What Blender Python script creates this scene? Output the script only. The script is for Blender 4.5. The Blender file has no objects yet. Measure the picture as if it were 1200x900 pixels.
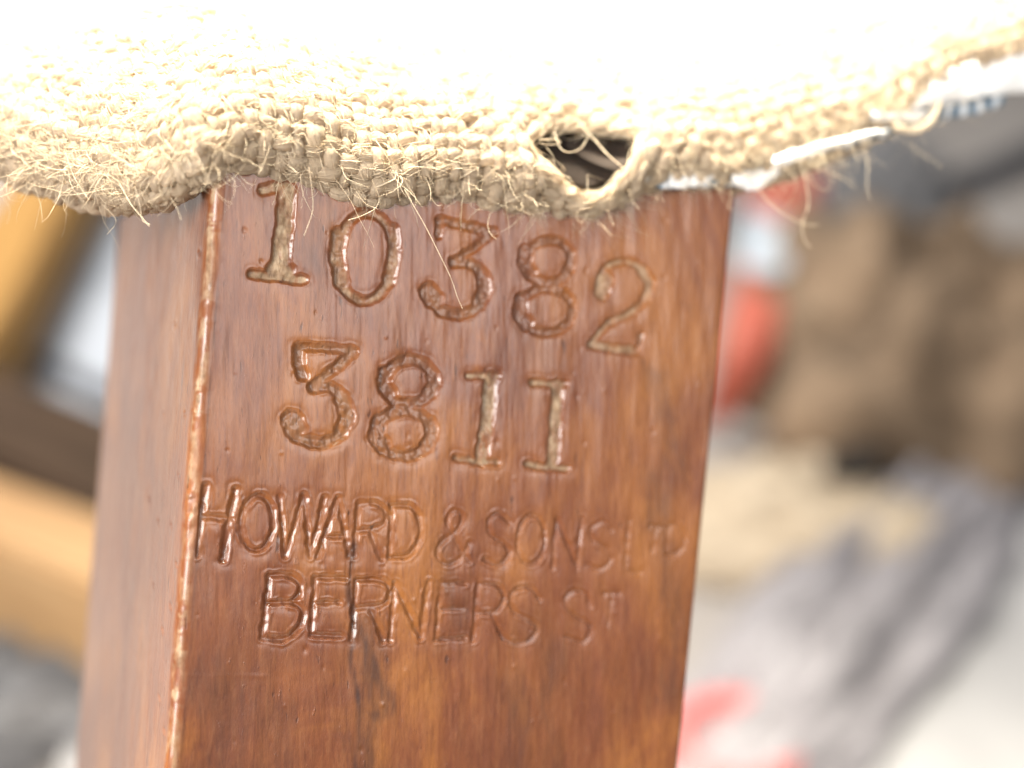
import bpy, bmesh, math, random
import numpy as np
from mathutils import Matrix, Vector

random.seed(7)
rng = np.random.default_rng(7)
R = math.radians
scene = bpy.context.scene
col = scene.collection

# ------------------------------------------------------------------ camera
PITCH = R(30.0)
FOC = 109.0                      # mm from lens to the sharp plane
K = 78.0 / 1200.0 / FOC          # tangent per photo pixel (1200 wide photo)
CAM = np.array([0.0, -FOC * 1e-3 * math.cos(PITCH), 0.22 + FOC * 1e-3 * math.sin(PITCH)])
AX = np.array([1.0, 0.0, 0.0])
AD = np.array([0.0, math.cos(PITCH), -math.sin(PITCH)])
AU = np.array([0.0, math.sin(PITCH), math.cos(PITCH)])
# rig frame: (right, depth, up) in millimetres, seen from the lens
RIG = Matrix(((AX[0], AD[0], AU[0], CAM[0]), (AX[1], AD[1], AU[1], CAM[1]), (AX[2], AD[2], AU[2], CAM[2]), (0, 0, 0, 1)))

cd = bpy.data.cameras.new("camera")
cam = bpy.data.objects.new("camera", cd)
col.objects.link(cam)
cam.location = CAM
cam.rotation_euler = (math.pi / 2 - PITCH, 0, 0)
cd.sensor_width = 36.0
cd.lens = 36.0 / (1200 * K)
cd.clip_start = 0.002
cd.clip_end = 50.0
cd.dof.use_dof = True
cd.dof.focus_distance = FOC * 1e-3
cd.dof.aperture_fstop = cd.lens / 4.3
scene.camera = cam

# ------------------------------------------------------------------ light
world = bpy.data.worlds.new("World")
scene.world = world
world.use_nodes = True
bg = world.node_tree.nodes["Background"]
bg.inputs[0].default_value = (0.93, 0.96, 1.0, 1)
bg.inputs[1].default_value = 0.46


def area_lamp(name, loc, target, sx, sy, power, color):
    l = bpy.data.lights.new(name, "AREA")
    l.shape = "RECTANGLE"
    l.size, l.size_y = sx, sy
    l.energy = power
    l.color = color
    o = bpy.data.objects.new(name, l)
    col.objects.link(o)
    o.location = loc
    d = Vector(target) - Vector(loc)
    o.rotation_euler = d.to_track_quat("-Z", "Y").to_euler()
    return o


area_lamp("bench_lamp", (-0.05, 0.19, 0.55), (0.0, 0.04, 0.25), 0.16, 0.12, 2.5, (1.0, 0.94, 0.79)).data.spread = R(64)
area_lamp("window_light", (-0.42, -0.47, 0.56), (0.0, 0.0, 0.22), 0.30, 0.46, 10.8, (1.0, 0.97, 0.93))
area_lamp("right_fill", (0.36, -0.36, 0.56), (0.0, 0.0, 0.23), 0.30, 0.30, 1.5, (1.0, 0.98, 0.95))  # added unseen soft light, placed for glare on the leg's face
area_lamp("rear_fill", (-0.45, 0.75, 1.10), (-0.28, 0.36, 0.0), 0.30, 0.30, 4.6, (1.0, 0.97, 0.92)).data.spread = R(70)  # added unseen lamp that brightens the floor and clutter behind

scene.view_settings.view_transform = "Standard"
scene.view_settings.look = "None"
scene.view_settings.exposure = 0.0
scene.view_settings.gamma = 1.0
scene.view_settings.use_curve_mapping = False
scene.render.engine = "CYCLES"
scene.cycles.use_denoising = True
scene.cycles.max_bounces = 8


# ------------------------------------------------------------------ helpers
def ray(px, py):
    px = np.asarray(px, float); py = np.asarray(py, float)
    return np.stack([(px - 600) * K, np.ones_like(px), (450 - py) * K], -1)


def world_dir(px, py):
    r = ray(px, py)
    return r[0] * AX + r[1] * AD + r[2] * AU


def floor_at(px, py, h=0.0):
    d = world_dir(px, py)
    return CAM + d * ((h - CAM[2]) / d[2])


def tag(o, label=None, cat=None, group=None, kind=None):
    if label: o["label"] = label
    if cat: o["category"] = cat
    if group: o["group"] = group
    if kind: o["kind"] = kind
    return o


def np_mesh(name, V, F, mat=None, smooth=True, attrs=None, normals=None):
    """one mesh from vertex and face arrays"""
    V = np.asarray(V, np.float32); F = np.asarray(F, np.int32)
    me = bpy.data.meshes.new(name)
    n, k = F.shape
    me.vertices.add(len(V)); me.vertices.foreach_set("co", V.ravel())
    me.loops.add(n * k); me.loops.foreach_set("vertex_index", F.ravel())
    me.polygons.add(n)
    me.polygons.foreach_set("loop_start", np.arange(0, n * k, k, dtype=np.int32))
    me.polygons.foreach_set("loop_total", np.full(n, k, np.int32))
    me.update(calc_edges=True)
    me.polygons.foreach_set("use_smooth", np.full(n, smooth, bool))
    for an, av in (attrs or {}).items():
        if av.ndim == 1:
            a = me.attributes.new(an, "FLOAT", "POINT"); a.data.foreach_set("value", av.astype(np.float32))
        else:
            a = me.attributes.new(an, "FLOAT_VECTOR", "POINT"); a.data.foreach_set("vector", av.astype(np.float32).ravel())
    if mat: me.materials.append(mat)
    if normals is not None:
        me.normals_split_custom_set_from_vertices(normals.astype(np.float32).tolist())
    me.validate()
    return me


def add(name, data, parent=None, basis=None, **kw):
    o = bpy.data.objects.new(name, data)
    col.objects.link(o)
    if parent: o.parent = parent
    if basis is not None: o.matrix_basis = basis
    tag(o, **kw)
    return o


_tab = rng.random((256, 256))


def vnoise(x, y, seed=0):
    """value noise, -1..1"""
    x = np.asarray(x, float) + seed * 17.31; y = np.asarray(y, float) + seed * 7.77
    xi = np.floor(x).astype(int); yi = np.floor(y).astype(int)
    fx = x - xi; fy = y - yi
    fx = fx * fx * (3 - 2 * fx); fy = fy * fy * (3 - 2 * fy)
    g = lambda a, b: _tab[a & 255, b & 255]
    return ((g(xi, yi) * (1 - fx) + g(xi + 1, yi) * fx) * (1 - fy) + (g(xi, yi + 1) * (1 - fx) + g(xi + 1, yi + 1) * fx) * fy) * 2 - 1


def smooth(x, a=0.0, b=1.0):
    t = np.clip((x - a) / (b - a), 0, 1)
    return t * t * (3 - 2 * t)


def catmull(P, n=8):
    P = np.asarray(P, float)
    if len(P) < 3: return P
    Q = np.vstack([2 * P[0] - P[1], P, 2 * P[-1] - P[-2]])
    out = []
    for i in range(1, len(Q) - 2):
        p0, p1, p2, p3 = Q[i - 1:i + 3]
        for t in np.linspace(0, 1, n, endpoint=False):
            out.append(.5 * (2 * p1 + (p2 - p0) * t + (2 * p0 - 5 * p1 + 4 * p2 - p3) * t * t + (3 * p1 - p0 - 3 * p2 + p3) * t ** 3))
    out.append(P[-1])
    return np.array(out)


# ------------------------------------------------------------------ materials
class Mat:
    def __init__(self, name):
        self.m = bpy.data.materials.new(name); self.m.use_nodes = True
        self.t = self.m.node_tree
        self.b = self.t.nodes["Principled BSDF"]
        self.out = self.t.nodes["Material Output"]

    def n(self, kind, **kw):
        nd = self.t.nodes.new("ShaderNode" + kind)
        for k, v in kw.items(): setattr(nd, k, v)
        return nd

    def l(self, a, b): self.t.links.new(a, b)

    def coord(self, scale=(1, 1, 1), kind="Object", rot=(0, 0, 0)):
        c = self.n("TexCoord"); m = self.n("Mapping")
        m.inputs["Scale"].default_value = scale; m.inputs["Rotation"].default_value = rot
        self.l(c.outputs[kind], m.inputs[0]); return m.outputs[0]

    def noise(self, vec, scale=1.0, detail=4, rough=.55, dist=0.0):
        nd = self.n("TexNoise"); nd.inputs["Scale"].default_value = scale
        nd.inputs["Detail"].default_value = detail; nd.inputs["Roughness"].default_value = rough
        nd.inputs["Distortion"].default_value = dist
        if vec is not None: self.l(vec, nd.inputs["Vector"])
        return nd.outputs["Fac"]

    def ramp(self, fac, stops):
        r = self.n("ValToRGB"); e = r.color_ramp.elements
        while len(e) < len(stops): e.new(.5)
        for el, (p, c) in zip(e, stops):
            el.position = p; el.color = (*c, 1) if len(c) == 3 else c
        self.l(fac, r.inputs[0]); return r.outputs[0]

    def val(self, fac, a, b, lo=0.0, hi=1.0):
        r = self.n("MapRange"); r.inputs[1].default_value = a; r.inputs[2].default_value = b
        r.inputs[3].default_value = lo; r.inputs[4].default_value = hi
        self.l(fac, r.inputs[0]); return r.outputs[0]

    def mix(self, fac, a, b, mode="MIX"):
        x = self.n("Mix", data_type="RGBA", blend_type=mode)
        for s, v in ((x.inputs["Factor"], fac), (x.inputs["A"], a), (x.inputs["B"], b)):
            if isinstance(v, (int, float)): s.default_value = v
            elif isinstance(v, tuple): s.default_value = (*v, 1)
            else: self.l(v, s)
        return x.outputs["Result"]

    def math(self, op, a, b=0.0):
        x = self.n("Math", operation=op)
        for s, v in ((x.inputs[0], a), (x.inputs[1], b)):
            if isinstance(v, (int, float)): s.default_value = v
            else: self.l(v, s)
        return x.outputs[0]

    def attr(self, name, out="Fac"):
        a = self.n("Attribute"); a.attribute_name = name; return a.outputs[out]

    def bump(self, h, strength, dist, prev=None):
        b = self.n("Bump"); b.inputs["Strength"].default_value = strength; b.inputs["Distance"].default_value = dist
        self.l(h, b.inputs["Height"])
        if prev is not None: self.l(prev, b.inputs["Normal"])
        return b.outputs[0]

    def set(self, **kw):
        for k, v in kw.items():
            s = self.b.inputs[k.replace("_", " ")]
            if isinstance(v, (int, float)): s.default_value = v
            elif isinstance(v, tuple): s.default_value = (*v, 1) if len(v) == 3 else v
            else: self.l(v, s)
        return self.m


def mat_leg():
    m = Mat("varnished_mahogany")
    g1 = m.noise(m.coord((190, 190, 40)), 1, 6, .62, .9)          # broad figure along the grain
    g2 = m.noise(m.coord((1900, 1900, 260), rot=(0, R(4), 0)), 1, 6, .7, .6)   # fine fibres
    g4 = m.noise(m.coord((4200, 4200, 800), rot=(0, R(-3), 0)), 1, 3, .6, .2)
    g3 = m.noise(m.coord((80, 80, 60)), 1, 5, .6, .6)             # cloudy patches in the stain
    base = m.ramp(g1, [(.30, (.100, .025, .007)), (.44, (.168, .046, .011)), (.56, (.222, .068, .014)), (.74, (.31, .115, .021))])
    base = m.mix(.65, base, m.ramp(g3, [(.34, (.106, .026, .008)), (.48, (.178, .049, .012)), (.66, (.335, .120, .021))]))
    base = m.mix(m.val(g2, .50, .72, 0, .34), base, (.32, .135, .052))
    base = m.mix(m.val(g2, .47, .30, 0, .40), base, (.085, .018, .007))
    base = m.mix(m.val(g4, .45, .28, 0, .45), base, (.10, .022, .008))
    pore = m.noise(m.coord((1500, 1500, 380), rot=(0, R(6), 0)), 1, 2, .5, .3)
    pm = m.val(pore, .685, .75)
    base = m.mix(m.math("MULTIPLY", pm, .65), base, (.05, .014, .007))
    st = m.attr("stain")
    base = m.mix(m.math("MULTIPLY", st, .85), base, (.030, .010, .006))
    gn = m.noise(m.coord((900, 900, 900)), 1, 4, .6)
    pale = m.ramp(gn, [(.3, (.15, .085, .045)), (.5, (.29, .19, .11)), (.7, (.46, .34, .22))])
    wr = m.math("MULTIPLY", m.attr("bare"), m.val(m.noise(m.coord((1400, 1400, 500)), 1, 4, .65), .30, .52))
    base = m.mix(wr, base, pale)
    gd = m.math("MULTIPLY", m.attr("grime"), m.val(gn, .3, .6, .4, 1))
    base = m.mix(m.math("MULTIPLY", gd, .6), base, (.06, .030, .020))
    rg = m.noise(m.coord((500, 500, 130)), 1, 4, .6)
    rough = m.math('ADD', m.val(rg, .3, .7, .27, .42), m.math('MULTIPLY', m.math('ADD', wr, m.attr('rub')), .25))
    h1 = m.bump(g2, .5, .00012)
    h1 = m.bump(g4, .35, .00006, h1)
    h2 = m.bump(m.math("SUBTRACT", 1.0, pm), .5, .00010, h1)
    h3 = m.bump(m.noise(m.coord((480, 480, 190)), 1, 4, .55), .5, .0004, h2)
    h4 = m.bump(m.val(m.noise(m.coord((1700, 1700, 700)), 1, 3, .6), .66, .78), .55, .00014, h3)
    return m.set(Base_Color=base, Roughness=rough, Normal=h4, IOR=1.5, Coat_Weight=m.math('SUBTRACT', .95, m.math('MULTIPLY', m.math('MAXIMUM', wr, m.attr('rub')), .85)), Coat_Roughness=.26, Specular_IOR_Level=.32)


def mat_jute(name, c0, c1, transl=.25):
    m = Mat(name)
    uvw = m.attr("yarn", "Vector")
    mp = m.n("Mapping"); mp.inputs["Scale"].default_value = (.35, 9, 9); m.l(uvw, mp.inputs[0])
    f = m.noise(mp.outputs[0], 1, 4, .65)
    big = m.noise(m.coord((350, 350, 350)), 1, 3, .5)
    colr = m.mix(f, c0, c1)
    colr = m.mix(m.val(big, .35, .7, 0, .35), colr, (c0[0] * .8, c0[1] * .74, c0[2] * .62))
    b = m.bump(f, 1.0, .0004)
    m.set(Base_Color=colr, Roughness=.75, Normal=b, Specular_IOR_Level=.25)
    tr = m.n("BsdfTranslucent"); m.l(colr, tr.inputs[0])
    mx = m.n("MixShader"); mx.inputs[0].default_value = transl
    m.l(m.b.outputs[0], mx.inputs[1]); m.l(tr.outputs[0], mx.inputs[2]); m.l(mx.outputs[0], m.out.inputs[0])
    return m.m


def mat_plain(name, c0, c1, scale=40, rough=.7, bump=.3, bdist=.001, aniso=(1, 1, 1), spec=.4):
    m = Mat(name)
    f = m.noise(m.coord(tuple(a * scale for a in aniso)), 1, 5, .6, .3)
    colr = m.ramp(f, [(.3, c0), (.7, c1)])
    return m.set(Base_Color=colr, Roughness=rough, Specular_IOR_Level=spec, Normal=m.bump(f, bump, bdist))


M_LEG = mat_leg()
M_JUTE = mat_jute("jute_yarn", (.68, .53, .37), (.88, .74, .57), .48)
M_FIBRE = mat_jute("jute_fibre", (.74, .61, .44), (.86, .75, .58), .35)
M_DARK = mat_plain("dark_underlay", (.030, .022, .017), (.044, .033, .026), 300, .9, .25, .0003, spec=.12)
M_WHITE = mat_plain("white_calico", (.70, .70, .70), (.84, .83, .80), 900, .85, .4, .0002)

# ------------------------------------------------------------------ setting
M_FLOOR = mat_plain("dusty_floor", (.25, .222, .20), (.36, .325, .298), 7, .85, .2, .002)
M_WALL = mat_plain("plaster_wall", (.50, .47, .43), (.58, .55, .50), 3, .9, .1, .002)


def quad_grid(nx, ny):
    i = np.arange(nx - 1)[None, :] + np.arange(ny - 1)[:, None] * nx
    return np.stack([i, i + 1, i + nx + 1, i + nx], -1).reshape(-1, 4)


def flat_sheet(name, x0, x1, y0, y1, n, mat, amp=0.0, **kw):
    xs, ys = np.meshgrid(np.linspace(x0, x1, n), np.linspace(y0, y1, n))
    z = amp * vnoise(xs * 4, ys * 4, 3)
    V = np.stack([xs, ys, z], -1).reshape(-1, 3)
    return add(name, np_mesh(name, V, quad_grid(n, n), mat), **kw)


flat_sheet("floor", -3.0, 3.0, -2.0, 3.0, 60, M_FLOOR, kind="structure")
wv = np.array([[-3, 3, 0], [3, 3, 0], [3, 3, 2.6], [-3, 3, 2.6], [-3, 3.1, 0], [3, 3.1, 0], [3, 3.1, 2.6], [-3, 3.1, 2.6]], float)
add("wall", np_mesh("wall", wv, [[0, 1, 2, 3], [5, 4, 7, 6], [0, 3, 7, 4], [1, 5, 6, 2], [3, 2, 6, 7]], M_WALL, False), kind="structure")

# ------------------------------------------------------------------ the chair: leg
PSI = R(25.0)
cs, sn = math.cos(PSI), math.sin(PSI)
PX0 = (350 - 600) * K * FOC      # the face plane crosses the sharp plane here


def plane_depth(px, py):
    """depth along the view of the leg's front face under photo pixel px"""
    rx = (np.asarray(px, float) - 600) * K
    return (FOC - math.tan(PSI) * PX0) / (1 - math.tan(PSI) * rx)


ORG = ray(520, 450) * plane_depth(520, 450)[..., None]
EX = np.array([cs, sn, 0]); EY = np.array([-sn, cs, 0]); EZ = np.array([0, 0, 1.0])


def face(px, py):
    P = ray(px, py) * plane_depth(px, py)[..., None] - ORG
    return np.stack([P @ EX, P @ EZ], -1)


def line_through(a, b):
    (s0, t0), (s1, t1) = face(*a), face(*b)
    return lambda t: s0 + (s1 - s0) * (t - t0) / (t1 - t0)


s_left = line_through((251, 190), (196, 900))
s_right = line_through((863, 225), (796, 900))

TWO_ROWS = {}
G = []                           # glyphs: (character, kind, strokes[(points, width px)], depth mm, bare, faint)


def ell(cx, cy, rx, ry, tilt=0.0, n=28, a0=0, a1=360):
    a = np.radians(np.linspace(a0, a1, n))
    x, y = rx * np.cos(a), ry * np.sin(a)
    return np.stack([cx + x - tilt * y, cy + y], -1)


def cm(*p): return catmull(p, 6)


# first row of numerals
G.append(("1", "numeral", [([(336, 222), (336, 232), (333, 270), (328, 316)], 15), ([(308, 223), (322, 219), (338, 219)], 8),
                            ([(296, 321), (325, 325), (357, 328)], 7), ([(320, 316), (338, 318)], 12)], .34, .95))
o0 = ell(429, 301, 33, 52, .04, 40)
G.append(("0", "numeral", [(o0, 8), (cm((398, 275), (396, 305), (401, 330)), 13), (cm((461, 270), (462, 300), (456, 328)), 11)], .34, .55))
G.append(("3", "numeral", [([(516, 258), (548, 265), (580, 272)], 8), ([(516, 259), (514, 275)], 7), ([(577, 275), (555, 292), (531, 307)], 7),
                            (cm((531, 307), (552, 309), (566, 322), (568, 343), (560, 360), (543, 368), (522, 366), (506, 355)), 9),
                            (cm((566, 322), (569, 340), (562, 356)), 13), ([(503, 343), (508, 350)], 18)], .27, .18))
G.append(("8", "numeral", [(ell(644, 306, 27, 25, .03), 8), (ell(641, 364, 31, 26, .03), 8), (cm((618, 295), (616, 308), (622, 320)), 14),
                            (cm((612, 352), (610, 366), (618, 380)), 14), (cm((669, 298), (670, 308), (664, 320)), 10)], .26, .06))
G.append(("2", "numeral", [(cm((706, 336), (704, 324), (712, 312), (731, 307), (750, 314), (761, 333), (757, 352), (738, 367), (714, 379), (697, 398)), 7),
                            ([(710, 328), (706, 342)], 17), (cm((754, 318), (762, 333), (757, 351)), 10), ([(694, 403), (720, 408), (747, 411)], 9),
                            ([(748, 411), (752, 393)], 6)], .28, .75))
# second row of numerals
G.append(("3", "numeral", [([(349, 407), (382, 408), (416, 411)], 7), ([(350, 409), (351, 428), (356, 440)], 10), ([(414, 413), (392, 433), (367, 453)], 8),
                            (cm((367, 455), (387, 454), (402, 467), (407, 488), (399, 509), (377, 519), (352, 514), (340, 502)), 9),
                            (cm((401, 468), (407, 488), (400, 506)), 13), ([(343, 493), (347, 502)], 18)], .34, .22))
G.append(("8", "numeral", [(ell(480, 448, 29, 26, .03), 9), (ell(474, 508, 32, 27, .03), 9), (cm((452, 438), (450, 450), (457, 462)), 13),
                            (cm((444, 496), (442, 510), (450, 524)), 14), (cm((507, 440), (509, 450), (503, 462)), 12), (cm((503, 496), (506, 508), (500, 522)), 12)], .36, .12))
G.append(("1", "numeral", [([(577, 443), (572, 490), (565, 538)], 13), ([(549, 440), (565, 441), (583, 441)], 6), ([(534, 537), (558, 541), (583, 542)], 6)], .36, .85))
G.append(("1", "numeral", [([(654, 452), (651, 498), (647, 545)], 12), ([(624, 448), (642, 450), (662, 450)], 6), ([(617, 544), (640, 548), (665, 549)], 6)], .36, .9))
# HOWARD & SONS LTD
W_, D_ = 6.2, .20
G.append(("H", "letter", [([(241, 570), (235, 605), (229, 650)], 8), ([(276, 575), (268, 612), (262, 655)], 8), ([(236, 605), (271, 608)], 7)], .30, .0))
G.append(("O", "letter", [(ell(302, 613, 19, 32, .05), W_)], .26, .0))
G.append(("W", "letter", [([(328, 582), (335, 652), (357, 581), (364, 652), (381, 584)], W_)], .25, .0))
G.append(("A", "letter", [([(373, 653), (397, 584), (410, 653)], W_), ([(382, 629), (406, 629)], 5)], .24, .0))
G.append(("R", "letter", [([(420, 592), (416, 653)], W_), (cm((420, 591), (441, 590), (453, 601), (447, 617), (421, 622)), W_), ([(435, 622), (447, 655)], W_)], .22, .0))
G.append(("D", "letter", [([(460, 593), (457, 652)], W_), (cm((460, 593), (481, 594), (492, 610), (491, 634), (478, 651), (457, 653)), W_)], .22, .0))
G.append(("&", "letter", [(cm((550, 658), (538, 640), (525, 613), (531, 599), (541, 603), (538, 619), (516, 638), (513, 652), (524, 661), (541, 653), (550, 636)), 5.5)], .19, .0))
G.append(("S", "letter", [(cm((597, 612), (584, 602), (573, 611), (576, 627), (591, 637), (597, 649), (585, 662), (568, 656)), 5.5)], .17, .0))
G.append(("O", "letter", [(ell(623, 633, 16, 29, .05), 5.5)], .19, .0))
G.append(("N", "letter", [([(648, 665), (653, 608), (677, 664), (682, 608)], 5.5)], .17, .0))
G.append(("S", "letter", [(cm((717, 621), (707, 611), (693, 620), (697, 634), (712, 643), (715, 657), (703, 667), (688, 661)), 5)], .075, .0))
G.append(("L", "letter", [([(737, 610), (732, 667)], 5.5), ([(732, 668), (750, 671)], 4)], .13, .0))
G.append(("T", "letter", [([(761, 616), (780, 617)], 4.5), ([(770, 616), (764, 647)], 5)], .13, .0))
G.append(("D", "letter", [([(783, 617), (780, 648)], 5), (cm((783, 616), (794, 616), (802, 627), (801, 639), (792, 649), (780, 649)), 5)], .13, .0))
# BERNERS ST
G.append(("B", "letter", [([(316, 675), (308, 745)], 7), (cm((315, 675), (341, 675), (352, 686), (345, 703), (313, 707)), W_), (cm((313, 707), (345, 707), (356, 721), (349, 738), (333, 749), (308, 747)), W_ + .6)], .28, .0))
G.append(("E", "letter", [([(370, 677), (365, 744)], W_), ([(370, 677), (406, 677)], 5), ([(367, 707), (397, 706)], 5), ([(365, 744), (401, 746)], W_)], .25, .0))
G.append(("R", "letter", [([(418, 680), (413, 750)], W_), (cm((418, 680), (446, 680), (457, 691), (450, 708), (416, 713)), W_), ([(434, 713), (450, 750)], W_)], .24, .0))
G.append(("N", "letter", [([(457, 750), (463, 684), (493, 747), (502, 682)], W_)], .24, .0))
G.append(("E", "letter", [([(517, 683), (511, 750)], 5.5), ([(517, 683), (545, 684)], 4.5), ([(514, 714), (543, 713)], 4.5), ([(511, 750), (545, 748)], 5.5)], .20, .0))
G.append(("R", "letter", [([(560, 684), (555, 750)], 5.5), (cm((560, 684), (582, 686), (591, 700), (580, 717), (557, 718)), 5), ([(576, 718), (590, 750)], 5)], .18, .0))
G.append(("S", "letter", [(cm((632, 702), (623, 690), (607, 690), (598, 702), (603, 717), (622, 727), (630, 738), (618, 752), (598, 752), (585, 738)), 5.5)], .16, .0))
G.append(("S", "letter", [(cm((693, 711), (687, 696), (673, 692), (662, 703), (669, 718), (686, 728), (693, 738), (683, 752), (663, 746)), 5)], .13, .0))
G.append(("T", "letter", [([(708, 695), (726, 695)], 4.5), ([(717, 695), (712, 733)], 5)], .13, .0))

MM = .0665
# grid of the visible face
STEP = .092
t_fine = np.arange(20.0, -38.0, -STEP)
t_all = np.concatenate([np.arange(34, 20.0, -1.5), t_fine, np.arange(-39, -60, -1.0), np.arange(-62, -246, -4.0)])
NT = len(t_all)
Wmm = float(s_right(0.0) - s_left(0.0))
DEPTH_MM = 43.0
NF = int(Wmm / STEP)
r1, r2 = .85, .5
# profile round the section, w runs: back-right, back, back-left arris, side, front-left arris, front, front-right arris, right side
prof = []                        # (edge 0..1 across, offset from that edge in mm, y depth in mm, front?)
for a in np.linspace(0, 90, 4): prof.append((1, -2.2 + 2.2 * math.cos(R(a)), DEPTH_MM - 2.2 + 2.2 * math.sin(R(a)), 0))
for f in np.linspace(.95, .05, 8): prof.append((f, 0, DEPTH_MM, 0))
for a in np.linspace(90, 180, 9): prof.append((0, 2.6 + 2.6 * math.cos(R(a)), DEPTH_MM - 2.6 + 2.6 * math.sin(R(a)), 0))
for y in np.linspace(DEPTH_MM - 3.6, r1 + .35, 90): prof.append((0, 0, y, 2))
for a in np.linspace(180, 270, 10): prof.append((0, r1 + r1 * math.cos(R(a)), r1 + r1 * math.sin(R(a)), 3))
f0 = len(prof)
for i in range(1, NF): prof.append((i / NF, (r1 + .02) * (1 - i / NF) - (r2 + .02) * i / NF, 0, 1))
f1 = len(prof)
for a in np.linspace(270, 360, 7): prof.append((1, -r2 + r2 * math.cos(R(a)), r2 + r2 * math.sin(R(a)), 4))
for y in np.linspace(r2 + .5, DEPTH_MM - 2.4, 24): prof.append((1, 0, y, 0))
prof = np.array(prof)
NP = len(prof)
T = np.repeat(t_all[:, None], NP, 1)
fr, off, yy, zone = [np.repeat(prof[None, :, i], NT, 0) for i in range(4)]
SL, SR = s_left(t_all)[:, None], s_right(t_all)[:, None]
S = SL + (SR - SL) * fr + off
Y = yy.copy()
isfront = zone == 1

H = np.zeros((NT, NP)); bare = np.zeros((NT, NP)); stain = np.zeros((NT, NP)); grime = np.zeros((NT, NP))
gid = np.full((NT, NP), -1, int); gbest = np.full((NT, NP), 1e9)


def seg_dist(Px, Py, pts):
    d = np.full(Px.shape, 1e9)
    for a, b in zip(pts[:-1], pts[1:]):
        ab = b - a; L = ab @ ab + 1e-12
        k = np.clip(((Px - a[0]) * ab[0] + (Py - a[1]) * ab[1]) / L, 0, 1)
        d = np.minimum(d, np.hypot(Px - a[0] - k * ab[0], Py - a[1] - k * ab[1]))
    return d


fi0 = int(np.argmin(np.abs(t_all - 20))); fi1 = int(np.argmin(np.abs(t_all + 38)))
for gi, (ch, kind, strokes, dep, bw) in enumerate(G):
    pl = [(face(*np.array(p, float).T), w * (1.38 if kind == 'numeral' else 1.12) * MM / 2) for p, w in strokes]
    allp = np.vstack([p for p, _ in pl]); lo, hi = allp.min(0) - 1.5, allp.max(0) + 1.5
    ti = np.where((t_all > lo[1]) & (t_all < hi[1]))[0]
    si = np.where((S[ti].max(0) > lo[0]) & (S[ti].min(0) < hi[0]) & (prof[:, 3] == 1))[0]
    if len(ti) == 0 or len(si) == 0: continue
    sl = np.ix_(ti, si)
    wob = .08 * vnoise(S[sl] * 1.6, T[sl] * 1.6, gi) + .05 * vnoise(S[sl] * 2.9 + T[sl] * 1.1, T[sl] * 3.1 - S[sl] * .9, gi + 50)
    e = np.full(S[sl].shape, 1e9)
    for p, hw in pl: e = np.minimum(e, seg_dist(S[sl], T[sl], p) - hw)   # signed distance to the stroke edge
    e = e + wob
    num = kind == "numeral"
    slope = .20 if num else .26
    ins = smooth(-e, -.16 if num else -.10, slope)
    patch = np.clip(.95 + .55 * vnoise(S[sl] * .55, T[sl] * .55, gi + 9) + .25 * vnoise(S[sl] * 1.7, T[sl] * 1.7, gi + 19), .25, 1.4)
    dep = dep * (.74 if num else .80)
    hh = -dep * ins * patch
    if num: hh += ins * .06 * vnoise(S[sl] * 3, T[sl] * 2, gi + 21) + ins * .03 * vnoise(S[sl] * 4.1 + T[sl], T[sl] * 4.3, gi + 22)
    rim = (.03 if num else .05) * np.exp(-((e - .16) / .10) ** 2) * (.6 + .9 * vnoise(S[sl] * 1.5, T[sl] * 1.5, gi + 31))
    dish = -(.06 if num else .07) * np.exp(-(np.clip(e, 0, 9) / .42) ** 2)
    H[sl] += hh + rim * dep / .2 + dish * (dep / .3)
    bare[sl] = np.maximum(bare[sl], bw * smooth(-e, .02, .2))
    grime[sl] = np.maximum(grime[sl], (.26 if num else .18) * np.exp(-((e + .02) / .12) ** 2) + (.42 if num and bw < .3 else 0) * smooth(-e, 0, .2))
    up = e < gbest[sl]
    a = gid[sl]; b_ = gbest[sl]
    a[up & (e < .24)] = gi; b_[up] = e[up]
    gid[sl] = a; gbest[sl] = b_

# dark streaks and rubs that belong to the wood's own colour
for pts, w, k in (
        (cm((414, 640), (411, 690), (417, 745), (412, 770), (419, 810), (421, 850), (417, 905)), 7, 1.0),
        (cm((426, 745), (432, 800), (426, 850), (430, 905)), 28, .75),
        (cm((426, 742), (440, 790), (452, 822), (443, 840), (428, 834)), 14, .9),
        (cm((770, 440), (784, 500), (790, 555), (776, 600), (782, 660), (792, 740), (786, 820)), 24, .5),
        (cm((768, 560), (778, 590), (768, 612)), 24, .5),
        (cm((815, 800), (802, 760), (808, 700)), 18, .3),
        (cm((600, 800), (606, 860), (598, 940)), 26, .45), (cm((655, 760), (640, 820), (650, 900)), 20, .4),
        (cm((520, 640), (528, 680), (540, 730)), 16, .4), (cm((365, 190), (372, 260), (362, 300)), 26, .4),
        (cm((236, 800), (262, 835), (258, 905)), 40, .45), (cm((300, 830), (330, 860), (320, 905)), 36, .3)):
    p = face(*np.array(pts, float).T)
    d = seg_dist(S, T, p) + w * MM * .35 * vnoise(S * 1.7, T * .45, 77) + w * MM * .2 * vnoise(S * 5, T * .9, 78)
    stain = np.maximum(stain, k * isfront * np.exp(-(d / (w * MM * .75)) ** 2) * (.75 + .35 * vnoise(S * 3, T * .8, 12)))
# a hairline seam across the lower face and scattered dents
p = face(np.array([205., 290, 330]), np.array([791., 792, 793]))
d = seg_dist(S, T, p); H += .012 * isfront * np.exp(-(d / .16) ** 2) * (.4 + .6 * vnoise(S * .8, T, 3))
H += isfront * (.05 * vnoise(S * .35, T * .12, 41) + .030 * vnoise(S * .9, T * .25, 42) + .010 * vnoise(S * 4, T * .5, 43))
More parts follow.
